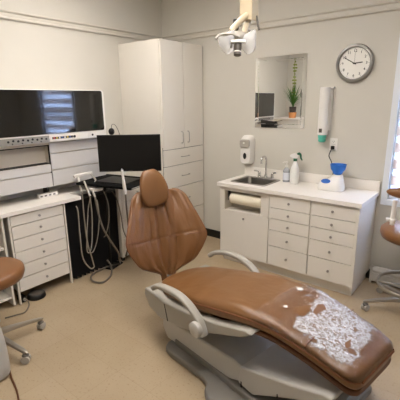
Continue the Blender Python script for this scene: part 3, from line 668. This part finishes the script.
# piping and underside pan of the cushion
pp = B()
for sg in (-1, 1):
    tube(pp, [Vector((x, yc+sg*(hw_+.0015), zt-th*.42)) for x, zt, yc, hw_, th in st_[2:-1:2]], .0055, 8)
x, zt, yc, hw_, th = st_[-2]; tube(pp, [Vector((x+.004, yc-hw_, zt-th*.42)), Vector((xb+.002, yc-hw_*.8, zt-th*.42)), Vector((xb+.002, yc+hw_*.8, zt-th*.42)), Vector((x+.004, yc+hw_, zt-th*.42))], .0055, 8)
obj('piping', pp, M_seam, cu)
cs = B(); zc_ = interp(K, .93)[1]; tube(cs, [Vector((.93, -.236, zc_-.03)), Vector((.93, -.232, zc_-.005)), Vector((.93, -.12, zc_+.006)), Vector((.93, .12, zc_+.006)), Vector((.93, .232, zc_-.005))], .003, 6, 3); obj('seam', cs, M_seam, cu)
up_ = B(); loft(up_, [[Vector((x, yc+hw_*.96*sgp(math.cos(a), .35), zt-th+.012-.022+.022*sgp(math.sin(a), .6))) for a in [2*PI*(k+.5)/20 for k in range(20)]] for x, zt, yc, hw_, th in st_[1:-1:2]])
obj('seat_pan', up_, M_under, t, smooth=60)
# backrest
bk = bpy.data.objects.new('backrest', None)
def back_pt(v):   # v in 0..1 bottom to top: x, z
    P = cr([Vector((-.50, 0, .33)), Vector((-.545, 0, .52)), Vector((-.60, 0, .70)), Vector((-.665, 0, .88)), Vector((-.74, 0, 1.035))], 10)
    f = v*(len(P)-1); i = min(int(f), len(P)-2); return P[i].lerp(P[i+1], f-i)
wk = [(0, .055), (.12, .06), (.14, .16), (.19, .235), (.28, .285), (.36, .32), (.43, .34), (.5, .33), (.6, .305), (.75, .265), (.88, .23), (.95, .19), (1.0, .14)]
rings = []; N = 72; back_edge = []
YB_ = R(-16)
def wsm(v): return sum(interp(wk, min(max(v+d, 0), 1))[1] for d in (-.03, -.015, 0, .015, .03))/5
for i in range(N+1):
    v = i/N; c = back_pt(v); w_ = wsm(v); th = .055
    if v > .955: q = (v-.955)/.045; th *= math.sqrt(max(.08, 1-q*q*.92)); w_ *= math.sqrt(max(.3, 1-q*q*.5))
    if v < .04: th *= .6
    Tt = (back_pt(min(v+.02, 1))-back_pt(max(v-.02, 0))).normalized(); Nn = Vector((Tt.z, 0, -Tt.x))   # forward normal
    rg = []
    NF = 48
    for k in range(NF+16):
        if k <= NF: cy = math.cos(PI*k/NF); front_ = True
        else: cy = -math.cos(PI*(k-NF)/16); front_ = False
        s_ = w_*cy; h_ = th/2*(1-abs(cy)**5)**.5
        fwd = .11*(abs(s_)/.33)**2+(h_ if front_ else -h_)
        fold = 0
        if front_:
            fan = s_/(w_+.12)
            e_ = (1-abs(cy)**4)*min(1, v*6)*min(1, (1-v)*8)
            fold = e_*(.040*noise.noise(Vector((fan*9+2, v*1.6, 0)))+.013*noise.noise(Vector((fan*22, v*3.5+5, 3))))
            fold -= e_*.008*math.exp(-((v-.46-.03*cy)/.012)**2)
        p = c+Nn*(fwd+fold)+Vector((0, s_, 0))
        q = Matrix.Rotation(YB_, 4, 'Z') @ (p-Vector((-.55, 0, 0)))+Vector((-.55, 0, 0)); rg.append(q)
    rings.append(rg)
b1 = B(); loft(b1, rings); bo = obj('backrest', b1, M_leathback, t, smooth=70)
ed1 = [r_[0] for r_ in rings]; ed2 = [r_[NF] for r_ in rings]
pb_ = B(); tube(pb_, ed1[1:-1:2], .005, 6); tube(pb_, ed2[1:-1:2], .005, 6); obj('piping', pb_, M_seam, bo)
# horizontal stitched seam across the backrest
j = int(N*.46); front = [rings[j][k] for k in range(3, NF-2, 3)]; sm = B(); tube(sm, [p+Vector((.0015, 0, 0)) for p in front], .0025, 6); obj('seam', sm, M_seam, bo)
# bracket joining back and seat
bb = B(); band(bb, [(-.40, -.02, .35), (-.47, -.01, .36), (-.53, 0, .40), (-.60, 0, .56), (-.66, .0, .68)], .07, .03, (0, 1, 0)); obj('back_bracket', bb, M_dgrey, t)
# headrest
hc = Vector((-.68, -.015, 1.075)); hr = B()
rings = []
N = 22
for i in range(N+1):
    v = i/N; a = -PI/2+PI*v; zz = .148*math.sin(a); w_ = .112*math.cos(a)**.62*(1-.16*math.sin(a)) if 0 < i < N else .02; th = .048*math.cos(a)**.5 if 0 < i < N else .012
    rings.append([hc+Matrix.Rotation(R(-14), 3, 'Z') @ Matrix.Rotation(R(7), 3, 'X') @ (Matrix.Rotation(R(-12), 3, 'Y') @ Vector((th*sgp(math.sin(b), .8)+.03*(w_*abs(math.cos(b))/.1)**2, w_*sgp(math.cos(b), .85), zz))) for b in [2*PI*k/24 for k in range(24)]])
loft(hr, rings); ho_ = obj('headrest', hr, M_leath, t, smooth=70)
hp = B(); tube(hp, [rings[i][0]*.5+rings[i][0]*.5 for i in range(1, N)], .004, 6); tube(hp, [rings[i][12] for i in range(1, N)], .004, 6); obj('piping', hp, M_seam, ho_)
hs = B(); band(hs, [(-.72, 0, .90), (-.735, 0, 1.0), (-.73, 0, 1.08)], .05, .012, (0, 1, 0)); obj('headrest_bar', hs, M_steel, t)
# armrests
for sg, nm in ((-1, 'near'), (1, 'far')):
    a_ = B(); y = sg*.328; dz = 0 if sg < 0 else .045
    band(a_, [(-.30, y-sg*.02, .45+dz), (-.25, y-sg*.01, .487+dz), (-.14, y, .517+dz), (-.0, y, .525+dz), (.12, y, .495+dz), (.21, y, .43+dz), (.245, y, .375+dz), (.25, y, .35+dz)], .055, .034, (0, 1, 0))
    bmesh.ops.translate(a_, verts=a_.verts, vec=(.03 if sg < 0 else -.05, 0, .005))
    ar = obj('armrest', a_, M_chair, t, smooth=60)
    obj('pivot_cap', lathe(B(), [(.046, -.01), (.05, 0), (.048, .022), (.036, .03), (.01, .032)], (.245 if sg < 0 else .165, sg*.355, .395+dz), 28, (0, sg, 0)), M_chairw, ar)
# seat shell and mechanism covers
sp = [(-.41, .40), (-.42, .35), (-.36, .26), (-.22, .225), (.05, .27), (.3, .365), (.57, .475), (.64, .525), (.60, .535), (.35, .465), (.1, .415), (-.2, .375), (-.33, .40)]
s_ = B(); prism(s_, sp, 1, -.305, .315, .012, 3); obj('seat_shell', s_, M_chair, t)
gl = B(); prism(gl, [(-.165, .37), (-.158, .37), (-.125, .25), (-.132, .25)], 1, -.3075, -.304); obj('shell_joint', gl, M_dark, t, label='dark joint line on the seat shell')
a1 = B(); prism(a1, [(-.27, .20), (-.275, .12), (-.22, .04), (.34, .05), (.52, .12), (.535, .225), (.45, .24), (.0, .215)], 1, -.25, .25, .014, 3); obj('lift_arm_cover', a1, M_chairw, t)
a2 = B(); prism(a2, [(.505, .115), (.52, .235), (.87, .335), (1.05, .40), (1.10, .40), (1.09, .36), (.80, .205), (.62, .10)], 1, -.26, .26, .012, 3); obj('leg_arm_cover', a2, M_chairw, t)
a3 = B(); box(a3, .53, .538, -.2615, -.258, .10, .14); box(a3, .79, .797, -.2615, -.258, .205, .225); obj('cover_notch', a3, M_dark, t, label='small dark notch at the cover joint')
st3 = B(); prism(st3, [(.95, .30), (1.0, .31), (.98, .06), (.93, .06)], 1, -.2, .2, .006); obj('leg_strut', st3, M_dgrey, t)
bs = B(); prism(bs, [(-.17, -.28), (-.14, -.325), (-.07, -.34), (.24, -.325), (.32, -.345), (.36, -.40), (.42, -.43), (.98, -.43), (1.03, -.38), (1.03, .38), (.98, .43), (.42, .43), (.34, .41), (.30, .35), (-.12, .35), (-.2, .30)], 2, 0, .052, .014, 3)
obj('floor_base', bs, M_base, t)
bs = B(); prism(bs, [(-.12, -.26), (.28, -.26), (.9, -.3), (.9, .3), (-.12, .26)], 2, .04, .09, .014, 3); obj('base_hump', bs, M_base, t)
# clear plastic sleeve over the foot of the chair
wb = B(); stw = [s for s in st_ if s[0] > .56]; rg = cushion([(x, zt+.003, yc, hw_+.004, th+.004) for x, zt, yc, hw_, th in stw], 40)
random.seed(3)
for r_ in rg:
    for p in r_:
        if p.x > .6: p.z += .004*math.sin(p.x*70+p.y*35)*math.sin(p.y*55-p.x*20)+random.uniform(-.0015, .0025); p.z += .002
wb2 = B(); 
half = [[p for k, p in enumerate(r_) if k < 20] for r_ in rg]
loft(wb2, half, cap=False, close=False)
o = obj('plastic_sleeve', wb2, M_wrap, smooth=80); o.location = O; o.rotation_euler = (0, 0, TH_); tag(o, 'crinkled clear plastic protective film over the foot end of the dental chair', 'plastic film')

for (u, v), lab in (((300, 289), 'small white printed sticker on the plastic film farther from the camera'), ((285.5, 306.5), 'smaller white sticker on the plastic film nearer the camera')):
    pz = hit(u, v, 2, .645); tg = B(); s = .016 if u > 290 else .011
    box(tg, -s, s, -s, s, 0, .0012, mtx=Matrix.Rotation(R(20), 4, 'Z')); box(tg, -s*.9, -s*.2, -s*.9, -s*.2, .0012, .002, mtx=Matrix.Rotation(R(20), 4, 'Z'))
    o = obj('sticker', tg, M_wplas); o.location = pz; tag(o, lab, 'sticker', 'stickers on the plastic film')

# ------------------------------------------------------------------ stools
def stool(x, y, zseat, rot, lab, back=None, ring=False, rs=.21, so=(0, 0)):
    t = thing('rolling_stool', lab, 'stool', (x, y, 0), 0, 'brown rolling stools')
    obj('seat', lathe(B(), [(.02, -.10), (rs*.82, -.10), (rs*.95, -.085), (rs*1.0, -.05), (rs*.985, -.018), (rs*.9, -.004), (rs*.6, .004), (.02, .006)], (so[0], so[1], zseat), 48), M_stool, t, smooth=60)
    obj('seat_plate', lathe(B(), [(rs*.5, 0), (rs*.78, .012), (rs*.78, .02)], (so[0], so[1], zseat-.12), 32), M_gplas, t)
    c = B(); lathe(c, [(.032, 0), (.032, .13), (.024, .14), (.024, .25), (.018, .252), (.018, zseat-.20)], (0, 0, .10), 20); obj('gas_column', c, M_gplas if ring else M_wplas, t)
    hb = B(); lathe(hb, [(.05, 0), (.06, .02), (.055, .06), (.035, .08)], (0, 0, .075), 24); obj('base_hub', hb, M_alu, t)
    for k in range(5):
        a = rot+2*PI*k/5; d = Vector((math.cos(a), math.sin(a), 0)); e = Vector((-d.y, d.x, 0)); L = .355
        ar = B(); loft(ar, [[d*r_+e*w_*sgp(math.cos(q), .6)+Vector((0, 0, z+h_*sgp(math.sin(q), .6))) for q in [2*PI*(j+.5)/12 for j in range(12)]] for r_, w_, z, h_ in ((.03, .026, .115, .024), (.12, .022, .112, .02), (.25, .018, .10, .014), (L-.02, .016, .088, .012), (L, .013, .085, .010), (L+.012, .006, .084, .005))])
        o = obj('leg', ar, M_alu, t)
        cs = B(); p = d*(L-.01)+Vector((0, 0, .03)); q = e
        aa = (Matrix.Rotation(R(35), 3, 'Z') @ e)
        for sg in (-1, 1): lathe(cs, [(.008, -.009), (.028, -.009), (.030, -.006), (.030, .006), (.028, .009), (.008, .009)], p+aa*.015*sg+Vector((0, 0, 0)), 18, aa)
        co_ = obj('caster', cs, M_gplas, t)
        ht = B(); lathe(ht, [(.022, 0), (.024, .012), (.018, .02), (.008, .025)], p+Vector((0, 0, .018)), 14); tube(ht, [p+Vector((0, 0, .03)), p+Vector((0, 0, .056))], .007, 8); obj('fork', ht, M_dgrey, co_)
    if ring:
        rg = B(); R0 = ring; t0 = []
        n = 40; rings = []
        for k in range(n+1):
            a = 2*PI*k/n; c = Vector((R0*math.cos(a), R0*math.sin(a), .245)); er = Vector((math.cos(a), math.sin(a), 0))
            rings.append([c+er*.008*math.cos(b)+Vector((0, 0, .017*math.sin(b))) for b in [2*PI*j/10 for j in range(10)]])
        loft(rg, rings, cap=False); fr = obj('foot_ring', rg, M_alu, t, smooth=70)
        for k in range(4):
            a = R(20+90*k); sp_ = B(); tube(sp_, [Vector((.02*math.cos(a), .02*math.sin(a), .24)), Vector((R0*math.cos(a), R0*math.sin(a), .245))], .007, 8); obj('spoke', sp_, M_alu, fr)
    if back:
        px, py, zb = back
        po = B(); tube(po, [(px*.4, py*.4, zseat-.1), (px*.9, py*.9, zseat-.095), (px, py, zseat-.02), (px, py, zb-.03)], [.014, .02, .021, .018], 12, 4); lathe(po, [(.02, 0), (.026, .01), (.026, .03), (.016, .04)], (px, py, zseat+.02), 14); obj('back_post', po, M_wplas, t)
        kb = B(); tube(kb, [(px, py, zseat+.045), (px-.05, py-.01, zseat+.04)], [.012, .016], 10); obj('adjust_knob', kb, M_wplas, t)
        pd = B(); ell(pd, (px+.085, py, zb+.03), .16, .045, .046); obj('back_pad', pd, M_stool, t, smooth=80)
    return t
stool(.917, -2.84, .64, R(11), 'brown vinyl rolling stool with grey star base at the left edge', rs=.24, so=(.035, .02))
stool(3.20, -.46, .74, R(213), 'brown vinyl rolling stool with foot ring under the window', back=(-.195, -.01, .985), ring=.255, rs=.25, so=(-.03, .0))

# ------------------------------------------------------------------ white housing and cord, lower left
t = thing('equipment_housing', 'white rounded plastic equipment housing at the lower left corner of the view', 'equipment', (1.213, -2.982, 0), R(10))
hb = B(); loft(hb, [[Vector((sx*sgp(math.cos(a), .6), .12*sgp(math.sin(a), .6)*w_, z)) for a in [2*PI*(k+.5)/28 for k in range(28)]] for z, sx, w_ in ((.0, .088, .7), (.02, .105, .75), (.08, .115, .75), (.22, .105, .75), (.33, .085, .7), (.40, .06, .6), (.43, .03, .4))])
obj('shell', hb, M_chairw, t, smooth=60)
hb = B(); tube(hb, [(0, 0, .42), (0, 0, .49)], [.026, .022], 14); obj('cap', hb, M_wplas, t)
hose([tuple(hit(9.5, 370, 2, .03)), tuple(hit(11.5, 378, 2, .008)), tuple(hit(15, 386, 2, .008)), tuple(hit(18, 396, 2, .008)), tuple(hit(20, 415, 2, .008))], 'dark brown cord running over the floor from the white housing', .006, M_under)

# ------------------------------------------------------------------ dental light above the chair
D = lambda u, v, d: CAM+(fw+rt*((u-200)/F)-up*((v-200)/F))*d
t = thing('dental_light', 'ceiling-mounted dental operating lamp with white handles above the chair', 'lamp', D(238, 40, 2.35))
L0 = t.location.copy()
def rel(u, v, d): return D(u, v, d)-L0
mast = rel(249, 14, 2.35)
pb = B(); mz = mast.z; prism(pb, [(mast.x-.045, mz-.02), (mast.x+.045, mz-.045), (mast.x+.045, CH-L0.z), (mast.x-.045, CH-L0.z)], 1, mast.y-.04, mast.y+.04, .004); obj('ceiling_post', pb, M_cream, t)
rd = B(); tube(rd, [rel(256.5, 16, 2.34), rel(259, 30, 2.34)], .007, 8); obj('stop_rod', rd, M_dgrey, t)
ar = B(); tube(ar, [rel(249, 14, 2.33), rel(240, 21, 2.32), rel(231, 31, 2.32)], [.02, .02, .019], 14, 3); obj('arm', ar, M_cream, t)
ar = B(); tube(ar, [rel(250, 16, 2.36), rel(247, 24, 2.36), rel(244, 33, 2.36)], [.02, .019, .017], 14, 3); obj('arm', ar, M_cream, t)
kb = B(); q = rel(236, 25, 2.40); lathe(kb, [(.018, -.03), (.022, -.02), (.022, .03), (.012, .035)], q, 18, (0, .2, 1)); obj('balance_knob', kb, M_black, t)
# head: reflector bowl, translucent shields, dark lamp barrel
hd = B(); q = rel(238, 38, 2.34); ell(hd, q, .055, .06, .042); obj('head_body', hd, M_gplas, t, smooth=80)
for u, sg in ((226, -1), (247, 1)):
    sh = B(); c = rel(u, 40, 2.33); ax = (rel(u+10, 42, 2.33)-rel(u, 42, 2.33)).normalized()
    rings = []
    for i in range(9):
        f = i/8; rad = .012+.048*math.sin(PI*min(1, f*.62+.05)); p = c+ax*(-.05+.10*f)*1+Vector((0, 0, -.02*math.sin(PI*f)))
        rings.append([p+Vector((0, 0, 1))*rad*math.cos(b)*1.15+(ax.cross(Vector((0, 0, 1))))*rad*math.sin(b) for b in [2*PI*k/20 for k in range(20)]])
    if sg > 0: rings = rings
    loft(sh, rings, cap=True); obj('shield', sh, M_shield, t, smooth=80, label='translucent curved shield of the lamp head')
hn = B(); band(hn, [rel(216, 39, 2.28), rel(219, 35.5, 2.28), rel(225, 34, 2.28), rel(233, 34.5, 2.28), rel(239, 37, 2.28)], .022, .014, fw, 4); obj('handle', hn, M_gplas, t, smooth=60)
hn = B(); band(hn, [rel(247, 30.5, 2.40), rel(252, 31.5, 2.40), rel(256, 33.5, 2.40)], .018, .012, fw, 4); obj('handle', hn, M_gplas, t, smooth=60, label='grey rear handle')
hk = B(); tube(hk, [rel(229, 36, 2.29), rel(229.5, 42, 2.29), rel(231.5, 45, 2.29), rel(231, 48, 2.29)], [.010, .011, .008, .006], 10, 3); obj('toggle', hk, M_dgrey, t)
bp = B(); a, b_ = rel(238, 42, 2.30), rel(237.3, 56, 2.30); d = b_-a; lathe(bp, [(.024, 0), (.024, d.length*.55), (.021, d.length*.6), (.021, d.length*.75), (.023, d.length*.78), (.023, d.length*.95), (.016, d.length)], a, 24, d); obj('lamp_barrel', bp, M_dgrey, t)
lb = B(); band(lb, [rel(231, 41.5, 2.275), rel(238, 41, 2.27), rel(245.5, 41.5, 2.275)], .012, .018, fw, 3); obj('barrel_collar', lb, M_wplas, t)
rg = B(); lathe(rg, [(.0235, 0), (.025, .004), (.0235, .008)], a+d*.68, 24, d, cap=False); obj('barrel_ring', rg, M_wplas, t)

# ------------------------------------------------------------------ what the mirror shows: corner cabinet and plant
t = thing('low_cabinet', 'white cabinet in the near corner seen only in the mirror under the plant', 'cabinet', (0, 0, 0))
obj('carcass', bx(.004, .60, YN+.004, -2.95, .9, 1.375, .003), M_lam, t)
obj('top', bx(.0, .62, YN+.002, -2.93, 1.375, 1.4, .003), M_ctr, t)
obj('door', bx(.60, .618, YN+.02, -2.97, .92, 1.36, .002), M_lam, t)
t = thing('potted_plant', 'green potted plant with grassy leaves and a tall twisted stem seen in the mirror', 'plant', (.37, -3.16, 1.4))
obj('pot', lathe(B(), [(.05, 0), (.065, .005), (.075, .10), (.078, .105), (.065, .1), (.02, .095)], (0, 0, 0), 24), M_terra, t)
obj('inner_pot', lathe(B(), [(.06, .09), (.066, .2), (.07, .21), (.05, .2), (.01, .195)], (0, 0, 0), 24), M_basket, t)
lf = B(); random.seed(5)
for i in range(70):
    a = random.uniform(0, 2*PI); L = random.uniform(.22, .5); sp = random.uniform(.05, .26); d = Vector((math.cos(a), math.sin(a), 0)); e = Vector((-d.y, d.x, 0))
    P = [Vector((0, 0, .19))+d*sp*(f**1.5)+Vector((0, 0, L*f-.12*f*f*sp*4)) for f in (0, .25, .5, .75, 1)]
    rings = [[p+e*w_, p+Vector((0, 0, .001)), p-e*w_, p-Vector((0, 0, .001))] for p, w_ in zip(P, (.004, .008, .008, .006, .001))]
    loft(lf, rings)
obj('grass_leaves', lf, M_leaf, t)
sm = B(); tube(sm, [(0, 0, .19), (.01, 0, .6), (0, .01, 1.0), (.0, 0, 1.13)], .005, 8, 4); obj('stem', sm, M_leafy, t)
lf = B()
for i in range(13):
    z = .42+i*.055; a = i*2.4
    for s_ in (0, PI):
        d = Vector((math.cos(a+s_), math.sin(a+s_), 0)); ell(lf, Vector((.005, 0, z))+d*.022, .022, .012, .016, Matrix.Rotation(a+s_, 4, 'Z'), 8, 6)
obj('stem_leaves', lf, M_leafy, t)
t2 = thing('dark_leaf', 'dark rounded leaf fan beside the potted plant seen in the mirror', 'plant', (.47, -3.30, 1.4))
lf = B(); tube(lf, [(0, 0, 0), (.0, 0, .2), (.02, -.02, .36)], .006, 8, 3); obj('stalk', lf, M_leafd, t2)
lf = B(); ell(lf, (.03, -.03, .50), .075, .012, .14, Matrix.Rotation(R(15), 4, 'Y') @ Matrix.Rotation(R(20), 4, 'Z')); obj('leaf_blade', lf, M_leafd, t2)

# ------------------------------------------------------------------ daylight
w = bpy.data.worlds.new('sky'); sc.world = w; w.use_nodes = True
bg = w.node_tree.nodes['Background']; bg.inputs[0].default_value = srgb('BDD4FF'); bg.inputs[1].default_value = 16.0
ld = bpy.data.lights.new('window_daylight', 'AREA'); ld.shape = 'RECTANGLE'; ld.size = WX1-WX0; ld.size_y = WZ1-WZ0; ld.cycles.is_portal = True
lo_ = bpy.data.objects.new('window_daylight', ld); COL.objects.link(lo_); lo_.location = ((WX0+WX1)/2, .115, (WZ0+WZ1)/2); lo_.rotation_euler = (R(-90), 0, 0)

vs = sc.view_settings; vs.view_transform = 'Standard'; vs.look = 'None'; vs.gamma = 1; vs.use_curve_mapping = False; vs.exposure = .06
